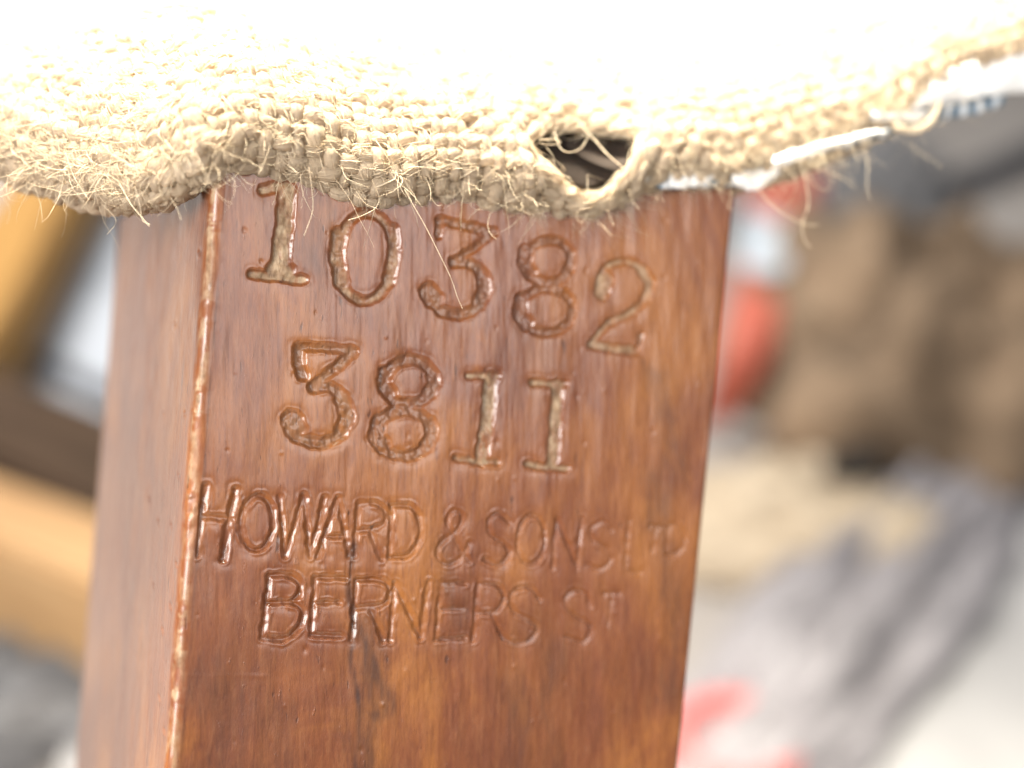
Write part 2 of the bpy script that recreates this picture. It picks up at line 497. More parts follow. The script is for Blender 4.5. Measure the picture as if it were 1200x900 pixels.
# crack just left of the middle
p = face(*cm((414, 640), (411, 690), (416, 745)).T)
H -= .06 * isfront * np.exp(-(seg_dist(S, T, p) / .10) ** 2)
for _ in range(70):
    c = face(rng.uniform(230, 820), rng.uniform(230, 890)); r_ = rng.uniform(.06, .2)
    ti = np.where(np.abs(t_all - c[1]) < 1)[0]; sl = np.ix_(ti, np.where(prof[:, 3] == 1)[0])
    dd = np.hypot(S[sl] - c[0], (T[sl] - c[1]) * rng.uniform(.4, 1))
    H[sl] += rng.choice([-1, 1], p=[.6, .4]) * rng.uniform(.02, .06) * np.exp(-(dd / r_) ** 2)

Y -= np.where(isfront, H, 0)
# the worn front-left arris: small chips, a proud rolled lip, bare wood along it
near = np.exp(-((S - SL) / .8) ** 2 - (np.maximum(yy - .2, 0) / .8) ** 2) * (fr < .5)
arc_ = (S - SL) - yy
Tw = T + 1.3 * vnoise(T * .45, T * 0 + 4.4, 55) + .4 * vnoise(T * 1.3, arc_ * .6, 56)
calm = smooth(vnoise(Tw * .16, T * 0 + 2.7, 57), -.45, .5)
chip = smooth(vnoise(Tw * .3, arc_ * .4, 5) + (.5 * vnoise(Tw * .9 + arc_ * .4, arc_ * .8, 6) + .55 * vnoise(Tw * 2.1 - arc_ * .8, arc_ * 2.1, 8)) * calm, .0, 1.3)
jag = vnoise(T * 5, yy * 3 + S * 2, 14)
grit = (vnoise(Tw * 1.5 + arc_, arc_ * 2.1, 91) + .6 * vnoise(Tw * 3.3 - arc_ * 2, arc_ * 3.5, 92)) * calm
S += near * (chip * .17 + .022 * grit + .06 * vnoise(T * .25, T * 0 + 9.1, 16))
Y += near * (chip * .14 + .026 * grit - .04)
band = np.exp(-((S - SL - .25) / .40) ** 2) * np.exp(-(np.maximum(yy - .5, 0) / .4) ** 2)
pz = 450 - T / MM     # roughly the photo row, for where the wear is heaviest
heavy = np.clip(.62 + .9 * np.exp(-((pz - 455) / 40) ** 2) + .35 * np.exp(-((pz - 270) / 60) ** 2) + .35 * smooth(pz, 650, 850), 0, 1)
bare = np.maximum(bare, band * heavy * smooth(vnoise(Tw * 1.1, arc_ * 1.2, 25) + .5 * vnoise(Tw * 3.1, arc_ * 2.4, 26), -.45, .35))
stain = np.maximum(stain, .6 * np.exp(-((S - SL - .85) / .22) ** 2) * isfront * np.clip(.5 + vnoise(T * .6, S * 2, 61), 0, 1))
# side face: gentle waviness and little dents
side = zone == 2
S += np.where(side, .10 * vnoise(T * .07, yy * .12, 33) + .03 * vnoise(T * .6, yy * .6, 34), 0)
for (px_, py_) in ((162, 378), (158, 487), (170, 487), (160, 622), (176, 620), (183, 660), (176, 710), (175, 742), (140, 795), (176, 820), (150, 600), (188, 560), (120, 700), (165, 300), (185, 850)):
    tt = (450 - py_) * MM * .98; yq = rng.uniform(6, 18) if px_ < 165 else rng.uniform(1.5, 5)
    dd = np.hypot(T - tt, yy - yq)
    S += np.where(side, -.10 * np.exp(-(dd / .28) ** 2) + .14 * np.exp(-(np.hypot(T - tt - .3, yy - yq) / .22) ** 2), 0)

# the top of the leg is cut off just above the hem that covers it
hem = face(np.array([200., 235, 262, 292, 330, 370, 410, 440, 490, 540, 590, 640, 690, 728, 752, 800, 850, 900]),
           np.array([215., 206, 194, 187, 197, 207, 222, 229, 226, 228, 233, 239, 248, 240, 220, 209, 211, 203]))
TOPT = np.interp(S, hem[:, 0], hem[:, 1]) + .9
TOPT = np.where(yy > 6, np.minimum(TOPT, 16.5), TOPT)
T = np.minimum(T, TOPT)
V = (np.stack([S, Y, T], -1).reshape(-1, 3)) * 1e-3
i = np.arange(NT - 1)[:, None] * NP + np.arange(NP)[None, :]
j = np.arange(NT - 1)[:, None] * NP + (np.arange(NP)[None, :] + 1) % NP
F = np.stack([i, i + NP, j + NP, j], -1).reshape(-1, 4)
# vertex normals of the whole leg, kept where it is split into its stamped marks
n_f = np.cross(V[F[:, 2]] - V[F[:, 0]], V[F[:, 3]] - V[F[:, 1]])
VN = np.zeros_like(V)
for k in range(4): np.add.at(VN, F[:, k], n_f)
VN /= np.linalg.norm(VN, axis=1, keepdims=True) + 1e-20
fg = gid.reshape(-1)[F].max(1)
rub = np.clip(np.exp(-((S - SL) / .9) ** 2) * np.exp(-(np.maximum(yy - .4, 0) / .7) ** 2) * (.25 + 1.1 * smooth(vnoise(Tw * .8, arc_ * .9, 71) + .6 * vnoise(Tw * 2.6, arc_ * 2.2, 72), -.5, .4)), 0, 1) * (fr < .5)
A = dict(rub=rub.reshape(-1), bare=bare.reshape(-1), stain=stain.reshape(-1), grime=grime.reshape(-1))


def sub_mesh(name, mask, extra=None):
    Fs = F[mask]; used, inv = np.unique(Fs, return_inverse=True)
    return np_mesh(name, V[used], inv.reshape(Fs.shape), M_LEG, True, {k: v[used] for k, v in A.items()}, VN[used])


# leg frame in the world; the chair's base sits where this leg meets the floor
LEGM = RIG @ Matrix(((EX[0], EY[0], 0, ORG[0] * 1e-3), (EX[1], EY[1], 0, ORG[1] * 1e-3), (0, 0, 1, ORG[2] * 1e-3), (0, 0, 0, 1)))
foot = LEGM @ Vector(((s_left(-244) + s_right(-244)) / 2e3, .021, -.244))
chair = bpy.data.objects.new("chair", None); col.objects.link(chair)
chair.location = (foot.x, foot.y, 0.0)
tag(chair, "old chair with stamped reddish wooden leg under pale frayed hessian", "chair")
ROOT_INV = Matrix.Translation(chair.location).inverted()
leg = add("leg", sub_mesh("leg", fg < 0), chair, ROOT_INV @ LEGM)
for gi, (ch, kind, *_r) in enumerate(G):
    if (fg == gi).sum() < 20: continue
    add("stamped_" + kind, sub_mesh("stamped_" + kind, fg == gi), leg,
        label="%s %s stamped into the wood" % (kind, ch if ch != "&" else "ampersand"))
# end cap of the foot
cap = np.arange(NP) + (NT - 1) * NP
capV = np.vstack([V[cap], V[cap].mean(0)[None] - np.array([[0, 0, .002]])])
add("foot", np_mesh("foot", capV, np.array([[a, NP, (a + 1) % NP] for a in range(NP)]), M_LEG), leg)

# ------------------------------------------------------------------ the chair: hessian
hess = bpy.data.objects.new("hessian_cover", None); col.objects.link(hess)
hess.parent = chair; hess.matrix_basis = ROOT_INV @ RIG

edge_px = np.array([(-420, 170), (-300, 175), (-160, 162), (-60, 172), (0, 184), (50, 205), (100, 218), (150, 226), (195, 222), (235, 203), (262, 194), (292, 187), (330, 197), (370, 207), (410, 222),
                    (440, 229), (490, 226), (540, 228), (590, 233), (640, 239), (690, 248), (728, 240), (752, 220), (800, 209), (850, 211), (900, 203),
                    (950, 188), (1000, 170), (1040, 153), (1085, 125), (1130, 102), (1200, 78), (1300, 50), (1420, 30), (1560, 20), (1700, 15)], float)
ep = catmull(edge_px, 10)


def edge_depth(px):
    d = plane_depth(np.clip(px, 230, 2000), 0) - 1.7
    return d + np.where(px < 230, .75 * (230 - px) * MM, 0) + np.where(px < 230, 0, 0)


E = ray(ep[:, 0], ep[:, 1]) * edge_depth(ep[:, 0])[:, None]
arc = np.concatenate([[0], np.cumsum(np.hypot(np.diff(E[:, 0]), np.diff(E[:, 1])))])
u0 = np.interp(600, ep[:, 0], arc)
U_of_px = lambda px: np.interp(px, ep[:, 0], arc) - u0
DU = .25
ug = np.arange(-u0, arc[-1] - u0, DU)
vg = np.arange(-7.0, 82.0, DU)
Eg = np.stack([np.interp(ug + u0, arc, E[:, k]) for k in range(3)], -1)
# profile of the cloth across the edge
th = np.interp(vg, [-7, -1.9, 0, 1.5, 3.5, 8, 15, 24, 90], [178, 170, 125, 82, 60, 46, 31, 22, 17])
pa = np.cumsum(np.cos(np.radians(th))) * DU; pb = np.cumsum(np.sin(np.radians(th))) * DU
low = int(np.argmin(np.abs(vg - 0)))
pa -= pa.min(); pb -= pb[low] - 1.15
INW = np.array([-sn * .75, cs, 0]); INW /= np.linalg.norm(INW)
UU, VV = np.meshgrid(ug, vg, indexing="ij")
SG = Eg[:, None, :] + pa[None, :, None] * INW + pb[None, :, None] * np.array([0, 0, 1.0])
# far from the edge the cloth forgets the edge's dips
flat_h = np.convolve(np.pad(Eg[:, 2], 60, mode="edge"), np.ones(121) / 121, mode="valid")
SG[..., 2] += (flat_h - Eg[:, 2])[:, None] * smooth(vg, 2, 16)[None, :]
SG[..., 2] += .45 * vnoise(UU * .11, VV * .13, 3) * smooth(VV, 0, 8) + .25 * vnoise(UU * .3, VV * .3, 4)
SG[..., 1] += .30 * vnoise(UU * .22, VV * .25, 6)
du_ = np.gradient(SG, axis=0); dv_ = np.gradient(SG, axis=1)
NG = np.cross(du_, dv_); NG /= np.linalg.norm(NG, axis=-1, keepdims=True) + 1e-9
mid = NG[len(ug) // 2, int(np.argmin(np.abs(vg - 20)))]
if mid[2] < 0: NG = -NG


def surf(u, v):
    a = np.clip((u - ug[0]) / DU, 0, len(ug) - 1.001); b = np.clip((v - vg[0]) / DU, 0, len(vg) - 1.001)
    ai = a.astype(int); bi = b.astype(int); fa = (a - ai)[..., None]; fb = (b - bi)[..., None]
    out = []
    for Gd in (SG, NG):
        out.append((Gd[ai, bi] * (1 - fa) + Gd[ai + 1, bi] * fa) * (1 - fb) + (Gd[ai, bi + 1] * (1 - fa) + Gd[ai + 1, bi + 1] * fa) * fb)
    return out


def uv_at(px, py, vmin=0.0):
    P = SG; q = P[..., 0] / P[..., 1] / K + 600; w = 450 - P[..., 2] / P[..., 1] / K
    dd = (q - px) ** 2 + (w - py) ** 2 + np.where(VV < vmin, 1e9, 0)
    k = np.unravel_index(np.argmin(dd), dd.shape); return ug[k[0]], vg[k[1]]


hc = np.array(uv_at(690, 190)); hw_ = np.array(uv_at(742, 195)); hb = np.array(uv_at(680, 160)); hd = np.array(uv_at(690, 218))
RA = .55 * abs(np.array(uv_at(742, 195))[0] - np.array(uv_at(637, 178))[0]); RB = .60 * abs(hb[1] - hd[1])
HC = np.array([.5 * (hw_[0] + uv_at(637, 178)[0]), .5 * (hb[1] + hd[1])])
print("hole", HC, RA, RB)
HT = R(-10)


def hole_warp(u, v, grow=1.18, mode=0):
    """push threads out of the hole: mode 1 sideways only, 2 across only, 0 away from the centre"""
    x, y = u - HC[0], v - HC[1]
    c_, s_ = math.cos(HT), math.sin(HT)
    xr, yr = (c_ * x + s_ * y) / (RA * grow), (-s_ * x + c_ * y) / (RB * grow)
    if mode == 0:
        r = np.hypot(xr, yr) + 1e-6
        rn = (r ** 3.0 + 1) ** (1 / 3.0)
        xr, yr = xr * rn / r, yr * rn / r
    elif mode == 1:
        b_ = np.clip(1 - yr ** 2, 0, 1) ** .7
        sg = np.where(np.median(xr[np.abs(yr) < 1.0]) > 0, 1, -1) if (np.abs(yr) < 1.0).any() else 1
        xr = sg * (np.abs(xr) ** 2.6 + b_ ** 2.6) ** (1 / 2.6) * (np.abs(xr) < 6) + xr * (np.abs(xr) >= 6)
    else:
        b_ = np.clip(1 - xr ** 2, 0, 1) ** .58
        inside = np.abs(xr) < 1.0
        sg = np.where(np.median(yr[inside]) > 0, 1, -1) if inside.any() else 1
        yr = np.where(inside, sg * (np.abs(yr) ** 2.6 + b_ ** 2.6) ** (1 / 2.6), yr)
    xr, yr = xr * RA * grow, yr * RB * grow
    return HC[0] + c_ * xr - s_ * yr, HC[1] + s_ * xr + c_ * yr


PITCH_Y = 1.27
YR = .59
TW = .85                          # twist, radians per mm
SIDES = 8
yarn_rings = []                   # (points, normals, binormals, v) kept for the surface fibres


def yarn(name, C, N, radii, seed):
    Tn = np.gradient(C, axis=0); Tn /= np.linalg.norm(Tn, axis=1, keepdims=True) + 1e-9
    N = N - (N * Tn).sum(1, keepdims=True) * Tn; N /= np.linalg.norm(N, axis=1, keepdims=True) + 1e-9
    B = np.cross(Tn, N)
    s = np.concatenate([[0], np.cumsum(np.linalg.norm(np.diff(C, axis=0), axis=1))])
    ph = np.linspace(0, 2 * math.pi, SIDES, endpoint=False)
    tw = TW * s[:, None] + seed
    rr = radii[:, None] * (1 + .13 * np.cos(2 * (ph[None] - tw)) + .05 * np.cos(3 * (ph[None] - tw) + seed))
    Vt = C[:, None] + rr[..., None] * (np.cos(ph)[None, :, None] * B[:, None] * 1.12 + np.sin(ph)[None, :, None] * N[:, None] * .86)
    m = len(C)
    i = np.arange(m - 1)[:, None] * SIDES + np.arange(SIDES)[None]; j = np.arange(m - 1)[:, None] * SIDES + (np.arange(SIDES)[None] + 1) % SIDES
    Fq = np.stack([i, j, j + SIDES, i + SIDES], -1).reshape(-1, 4)
    ang = ph[None] - TW * s[:, None]
    at = np.stack([np.repeat(s[:, None], SIDES, 1) + seed * 31, np.cos(ang) * YR, np.sin(ang) * YR], -1).reshape(-1, 3)
    add(name, np_mesh(name, Vt.reshape(-1, 3) * 1e-3, Fq, M_JUTE, True, {"yarn": at}), hess)
    return Tn, N, B, s


def seen(C):
    px = C[:, 0] / C[:, 1] / K + 600; py = 450 - C[:, 2] / C[:, 1] / K
    return (px > -170) & (px < 1370) & (py > -130)


def make_weave():
    nj = int((arc[-1]) / PITCH_Y) - 1
    us = ug[0] + 1 + np.arange(nj) * PITCH_Y + rng.normal(0, .20, nj)
    ni = int(86 / PITCH_Y)
    vs = -5.8 + np.arange(ni) * PITCH_Y + rng.normal(0, .16, ni)
    vs[(vs > -1) & (vs < 1)] += .1
    for jx, uu in enumerate(us):                                   # threads running back from the edge
        # leave out what lies outside the picture on either side
        vv = np.arange(-6.0, 80, .31)
        ux = uu + .16 * vnoise(vv * .25, vv * 0 + jx, 8) + .22 * vnoise(vv * .05, vv * 0 + jx * .3, 10)
        broken = abs(uu - HC[0]) < .72 * RA
        u2, v2 = (ux, vv) if broken or abs(uu - HC[0]) > 5 * RA else hole_warp(ux, vv, 1.1, 1)
        P, N = surf(u2, v2)
        idx = np.interp(vv, vs, np.arange(ni))
        h = .36 * np.cos(math.pi * (idx + jx)) * (1 + .25 * vnoise(vv * .4, vv * 0 + jx, 9))
        rad = YR * (1 + .34 * vnoise(vv * .35, vv * 0 + jx * 3.7, 11) + .08 * vnoise(vv * 1.4, vv * 0 + jx, 12)) * (.92 + .22 * rng.random())
        C = P + N * h[:, None]
        cut = np.zeros(len(vv), bool)
        if broken: cut = (((uu - HC[0]) / (RA * 1.1)) ** 2 + ((vv - HC[1] - math.tan(HT) * (uu - HC[0])) / (RB * 1.12)) ** 2) < 1
        for run in np.split(np.arange(len(vv)), np.where(np.diff(cut.astype(int)) != 0)[0] + 1):
            run = run[seen(C[run])] if not cut[run[0]] else run[:0]
            if len(run) < 4: continue
            a = yarn("warp_thread", C[run], N[run], rad[run], jx * .7); yarn_rings.append((C[run], a, rad[run], u2[run], v2[run]))
    for ix, v_ in enumerate(vs):                                   # threads running along the edge
        uu = np.arange(ug[0] + 1, ug[-1] - 1, .31)
        vx = v_ + .15 * vnoise(uu * .25, uu * 0 + ix, 18) + .25 * vnoise(uu * .06, uu * 0 + ix * .4, 20)
        u2, v2 = hole_warp(uu, vx, 1.15, 2)
        P, N = surf(u2, v2)
        idx = np.interp(uu, us, np.arange(nj))
        h = -.36 * np.cos(math.pi * (idx + ix)) * (1 + .25 * vnoise(uu * .4, uu * 0 + ix, 19))
        rad = YR * (1 + .34 * vnoise(uu * .35, uu * 0 + ix * 2.9, 21) + .08 * vnoise(uu * 1.4, uu * 0 + ix, 22)) * (.92 + .22 * rng.random())
        thin = 1 - .42 * np.exp(-(((uu - HC[0]) / (RA * 1.2)) ** 2 + ((vx - HC[1]) / (RB * .9)) ** 2) ** 2)
        rad = rad * thin; h = h * thin
        C = P + N * h[:, None]
        k = np.where(seen(C))[0]
        if len(k) < 4: continue
        k = slice(k[0], k[-1] + 1)
        a = yarn("weft_thread", C[k], N[k], rad[k], ix * 1.1 + .4); yarn_rings.append((C[k], a, rad[k], u2[k], v2[k]))


make_weave()


def tubes(paths, radii, sides=3):
    """paths: (n, m, 3) -> joined thin tubes"""
    n, m, _ = paths.shape
    Tn = np.gradient(paths, axis=1); Tn /= np.linalg.norm(Tn, axis=-1, keepdims=True) + 1e-9
    ref = np.where(np.abs(Tn[..., 2:3]) > .9, np.array([1.0, 0, 0]), np.array([0, 0, 1.0]))
    N = np.cross(Tn, ref); N /= np.linalg.norm(N, axis=-1, keepdims=True) + 1e-9
    B = np.cross(Tn, N)
    ph = np.linspace(0, 2 * math.pi, sides, endpoint=False)
    Vt = paths[:, :, None] + radii[:, :, None, None] * (np.cos(ph)[None, None, :, None] * N[:, :, None] + np.sin(ph)[None, None, :, None] * B[:, :, None])
    base = (np.arange(n) * m * sides)[:, None, None]
    i = np.arange(m - 1)[None, :, None] * sides + np.arange(sides)[None, None]; j = np.arange(m - 1)[None, :, None] * sides + (np.arange(sides)[None, None] + 1) % sides
    i = i + base; j = j + base
    Fq = np.stack([i, j, j + sides, i + sides], -1).reshape(-1, 4)
    at = np.stack([np.broadcast_to(np.arange(m)[None, :, None] * .4, (n, m, sides)), np.broadcast_to(rng.random((n, 1, 1)) * 40, (n, m, sides)), np.zeros((n, m, sides))], -1)
    return Vt.reshape(-1, 3), Fq, at.reshape(-1, 3)


def taper(n, m, r0, r1_):
    k = np.linspace(0, 1, m)[None]
    return (r0 + (r1_ - r0) * rng.random((n, 1))) * (1 - .75 * k ** 2)


# fibres lying along the twist of the threads
paths = []
M_ = 7
for C, (Tn, N, B, s), rad, u2, v2 in yarn_rings:
    vis = np.where((v2 > -1.5) & (v2 < 34) & (u2 > ug[0] + 1))[0]
    if len(vis) < 20: continue
    wgt = np.where(v2[vis] < 13, 1.0, .22); wgt = wgt / wgt.sum()
    length = (s[1:] - s[:-1]).mean() * len(vis)
    k = int(length * np.where(v2[vis] < 13, 1.0, .22).mean() * 3.9)
    st0 = rng.choice(vis, k, p=wgt)
    L = rng.uniform(2.5, 7, k); ds = s[1] - s[0]
    ks = np.linspace(0, 1, M_)[None]
    pos = np.clip(st0[:, None] + ks * (L / ds)[:, None] * rng.choice([-1, 1], (k, 1)), 0, len(C) - 1.001)
    ii = pos.astype(int); f = (pos - ii)[..., None]
    itp = lambda Q: Q[ii] * (1 - f) + Q[ii + 1] * f
    c, n_, b_ = itp(C), itp(N), itp(B)
    sp = s[ii]
    ang = rng.uniform(-.5, math.pi + .5, (k, 1)) + TW * (sp - sp[:, :1]) * rng.uniform(.5, 1.3, (k, 1))
    lift = rng.exponential(.10, (k, 1)) + rng.exponential(.32, (k, 1)) * ks ** 2
    rr = rad[ii] * 1.0 + lift
    paths.append(c + rr[..., None] * (np.cos(ang)[..., None] * b_ * 1.1 + np.sin(ang)[..., None] * n_ * .88))
P1 = np.concatenate(paths)
print("laid fibres", len(P1))
Vt, Fq, at = tubes(P1 * 1e-3, taper(len(P1), M_, .018, .044) * 1e-3)
add("laid_fibre", np_mesh("laid_fibre", Vt, Fq, M_FIBRE, True, {"yarn": at}), hess, kind="stuff")


# loose fuzz standing off the cloth, thickest along the edge
def fuzz(n, u, v, Lr, down=.5, out=.7, curl=.5, r=(.012, .028), m=9, clump=7):
    u, v = hole_warp(np.asarray(u), np.asarray(v), 1.6)
    P, N = surf(u, v)
    if clump:
        nc = max(1, n // clump); ci = rng.integers(0, nc, n)
        pk = rng.permutation(n)[:nc]; u = u[pk][ci] + rng.normal(0, .28, n); v = v[pk][ci] + rng.normal(0, .2, n)
        P, N = surf(u, v)
        d = N * out + rng.normal(0, .55, (nc, 3))[ci] + rng.normal(0, .28, (n, 3)) + np.array([0, -.15, -down])
    else:
        d = N * out + rng.normal(0, .55, (n, 3)) + np.array([0, -.15, -down])
    d /= np.linalg.norm(d, axis=1, keepdims=True)
    ax = rng.normal(0, 1, (n, 3)); ax /= np.linalg.norm(ax, axis=1, keepdims=True)
    L = rng.gamma(2.2, Lr / 2.2, n); pts = [P + N * .3]
    w = rng.normal(0, curl, (n, 1))
    for q in range(m - 1):
        pts.append(pts[-1] + d * (L / (m - 1))[:, None])
        d = d + np.cross(ax, d) * w + rng.normal(0, .10, (n, 3)); d /= np.linalg.norm(d, axis=1, keepdims=True)
    return np.stack(pts, 1), taper(n, m, *r)


uL, uR = U_of_px(-120), U_of_px(1260)
sets = []
n = 1900; sets.append(fuzz(n, rng.uniform(uL, uR, n), rng.uniform(-1.2, 1.6, n), 2.0, .35, .6, .28))
n = 600; sets.append(fuzz(n, rng.uniform(uL, U_of_px(260), n), rng.uniform(-1.5, 5, n), 2.4, .4, .5, .3, (.011, .024)))
n = 1500; sets.append(fuzz(n, rng.uniform(uL, uR, n), rng.uniform(1, 9, n), 1.9, .2, .8, .25))
n = 700; sets.append(fuzz(n, rng.uniform(uL - 10, uR + 15, n), rng.uniform(8, 30, n), 1.8, .0, .9, .2))
n = 260; sets.append(fuzz(n, rng.uniform(U_of_px(840), U_of_px(1060), n), rng.uniform(-1, 1, n), 2.4, .4, .5, .25, (.014, .03)))
a = rng.uniform(0, 2 * math.pi, 110)
q = rng.uniform(.5, .95, 110)
hx, hy = RA * q * np.cos(a), RB * q * np.sin(a)
sets.append(fuzz(110, HC[0] + hx * math.cos(HT) - hy * math.sin(HT), HC[1] + hx * math.sin(HT) + hy * math.cos(HT), 1.3, .1, .7, .45))
P2 = np.concatenate([p for p, _ in sets]); R2 = np.concatenate([r for _, r in sets])
Vt, Fq, at = tubes(P2 * 1e-3, R2 * 1e-3)
add("loose_fuzz", np_mesh("loose_fuzz", Vt, Fq, M_FIBRE, True, {"yarn": at}), hess, kind="stuff")

# the long single fibres one can tell apart
strays = [
    ([(474, 222), (487, 245), (500, 268), (516, 300), (528, 325), (536, 348), (542, 362)], .055, -2.0),
    ([(362, 196), (365, 220), (366, 245), (360, 265), (356, 276)], .045, -1.6),
    ([(408, 258), (425, 252), (440, 243), (444, 232), (441, 222)], .045, -1.5),
    ([(418, 225), (428, 238), (443, 245)], .035, -1.4),
    ([(45, 120), (47, 150), (38, 175), (15, 205), (-5, 228)], .045, -1.5),
    ([(75, 175), (85, 205), (95, 222), (104, 234)], .045, -1.5),
    ([(140, 215), (152, 238), (165, 254), (175, 265)], .055, -1.5),
    ([(158, 218), (163, 240), (166, 258), (176, 263)], .04, -1.4),
    ([(250, 190), (243, 208), (236, 222), (222, 227)], .04, -1.6),
    ([(316, 172), (309, 190), (303, 204)], .05, -1.6),
    ([(938, 188), (945, 215), (948, 240), (941, 262), (943, 280), (950, 290)], .085, -2.0),
    ([(940, 188), (968, 200), (988, 208), (1002, 220)], .07, -2.0),
    ([(947, 190), (952, 212), (966, 222), (975, 216), (972, 185)], .05, -2.0),
    ([(855, 188), (882, 213), (900, 235), (922, 252), (942, 262), (960, 264)], .065, -2.0),
    ([(856, 213), (857, 230), (854, 243), (858, 246)], .045, -1.8),
    ([(832, 213), (831, 225), (833, 233)], .035, -1.8),
    ([(905, 185), (918, 196), (928, 204)], .06, -1.8), ([(903, 190), (915, 203), (926, 218)], .06, -1.8), ([(900, 195), (910, 208), (918, 221)], .06, -1.8),
    ([(650, 155), (656, 172), (668, 178), (682, 172), (690, 158)], .07, -.8), ([(682, 148), (696, 162), (710, 178), (728, 194), (738, 198)], .09, -.6),
    ([(634, 164), (650, 163), (657, 166), (648, 169), (633, 168)], .07, -.8), ([(640, 172), (648, 182), (650, 193)], .045, -.6),
    ([(676, 248), (677, 258), (684, 259), (688, 250)], .045, -1.6),
    ([(712, 246), (716, 256), (719, 264)], .045, -1.6), ([(737, 222), (742, 236), (749, 245)], .05, -1.7),
    ([(600, 240), (612, 247), (625, 252)], .04, -1.6), ([(505, 232), (512, 240), (518, 240)], .035, -1.6), ([(200, 232), (207, 245), (212, 258)], .035, -1.5),
    ([(120, 240), (135, 258), (125, 275)], .04, 1.5), ([(0, 225), (10, 245), (8, 262)], .04, 2.0),
]
for pts, rad, dz in strays:
    p = catmull(np.array(pts, float), 6)
    dep = edge_depth(p[:, 0]) + dz
    if -1 < dz < 0:
        q = surf(*[np.array(z) for z in zip(*[uv_at(a_, b_) for a_, b_ in p])])[0]
        dep = q[:, 1] + dz - .3
    P = ray(p[:, 0], p[:, 1]) * dep[:, None]
    P[:, 1] += .25 * np.sin(np.linspace(0, 3, len(p)))
    k = np.linspace(0, 1, len(p))
    Vt, Fq, at = tubes(P[None] * 1e-3, (rad * (.62 - .3 * k))[None] * 1e-3, 6)
    add("stray_fibre", np_mesh("stray_fibre", Vt, Fq, M_FIBRE, True, {"yarn": at}), hess)

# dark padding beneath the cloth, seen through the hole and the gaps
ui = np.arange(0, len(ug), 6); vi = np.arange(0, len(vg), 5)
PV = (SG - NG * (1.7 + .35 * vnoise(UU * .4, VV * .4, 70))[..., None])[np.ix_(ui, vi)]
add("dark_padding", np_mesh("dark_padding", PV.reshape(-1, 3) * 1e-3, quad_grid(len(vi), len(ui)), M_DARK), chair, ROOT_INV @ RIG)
# a fold of the same dark cloth inside the hole
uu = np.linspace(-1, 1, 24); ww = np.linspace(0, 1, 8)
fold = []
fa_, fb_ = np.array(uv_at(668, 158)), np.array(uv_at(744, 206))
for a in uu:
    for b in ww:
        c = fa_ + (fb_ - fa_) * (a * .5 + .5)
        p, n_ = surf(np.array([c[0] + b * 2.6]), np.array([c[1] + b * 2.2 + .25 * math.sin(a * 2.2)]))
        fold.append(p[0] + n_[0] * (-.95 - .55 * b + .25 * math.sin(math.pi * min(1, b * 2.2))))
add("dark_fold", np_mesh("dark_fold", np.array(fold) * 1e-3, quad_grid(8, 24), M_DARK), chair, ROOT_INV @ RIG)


# the calico and blue ticking layers that show below the hessian
def ribbon(name, pts, mat, dz, thick=.25, seg=10, **kw):
    """pts: (px, top py, bottom py) along the edge"""
    p = catmull(np.array(pts, float), seg)
    m = len(p); dep = edge_depth(p[:, 0]) + dz
    kk = np.linspace(0, 1, 7)
    rows = []
    for side_ in (0, 1):
        for k in (kk if side_ == 0 else kk[::-1]):
            rag = 1.6 * vnoise(p[:, 0] * .16, p[:, 0] * 0, 83) + 1.0 * vnoise(p[:, 0] * .5, p[:, 0] * 0, 84)
            y = p[:, 1] + (p[:, 2] - p[:, 1] + rag) * k
            P = ray(p[:, 0], y) * dep[:, None]
            P[:, 1] += -.35 * math.sin(math.pi * k) + .30 * vnoise(p[:, 0] * .07, p[:, 0] * 0 + k * 2.5, 81) + (thick if side_ else 0)
            rows.append(P)
    Vr = np.array(rows)
    nr = len(rows)
    i = np.arange(nr)[:, None] * m + np.arange(m - 1)[None]; j = ((np.arange(nr) + 1) % nr)[:, None] * m + np.arange(m - 1)[None]
    Fq = np.stack([i, i + 1, j + 1, j], -1).reshape(-1, 4)
    return add(name, np_mesh(name, Vr.reshape(-1, 3) * 1e-3, Fq, mat), chair, ROOT_INV @ RIG, **kw)


mt = Mat("blue_ticking")
wv_ = m_ = mt.n("TexWave"); wv_.inputs["Scale"].default_value = 180; wv_.inputs["Distortion"].default_value = 1.5
mt.l(mt.coord((1, 0.3, 0)), wv_.inputs[0])
tc = mt.ramp(wv_.outputs["Fac"], [(.25, (.10, .16, .22)), (.55, (.20, .27, .33)), (.8, (.62, .64, .66))])
M_TICK = mt.set(Base_Color=tc, Roughness=.85)
ribbon("blue_ticking", [(735, 205, 219), (760, 203, 220), (785, 204, 221), (820, 202, 220), (860, 200, 218), (905, 190, 208), (930, 178, 195), (985, 160, 176), (1030, 140, 162), (1062, 112, 152), (1100, 105, 140), (1150, 92, 132), (1176, 88, 122)], M_TICK, .6)
ribbon("white_calico", [(784, 200, 219), (800, 202, 220), (818, 202, 218), (835, 200, 212)], M_WHITE, .3)
ribbon("white_calico", [(858, 200, 214), (880, 200, 222), (897, 196, 218), (912, 188, 205)], M_WHITE, .1)
ribbon("white_calico", [(905, 184, 198), (935, 174, 189), (975, 164, 175), (1010, 155, 163), (1040, 152, 155)], M_WHITE, -.9)
ribbon("white_calico", [(1020, 130, 142), (1050, 128, 141), (1080, 130, 138), (1092, 131, 134)], M_WHITE, -.4)
ribbon("white_calico", [(1068, 108, 128), (1100, 88, 122), (1140, 72, 115), (1200, 52, 107), (1280, 35, 98), (1400, 10, 80)], M_WHITE, -.6)
ribbon("hessian_tongue", [(1046, 146, 153), (1064, 147, 156), (1084, 142, 153), (1096, 126, 142), (1100, 116, 126)], M_FIBRE, -1.0)


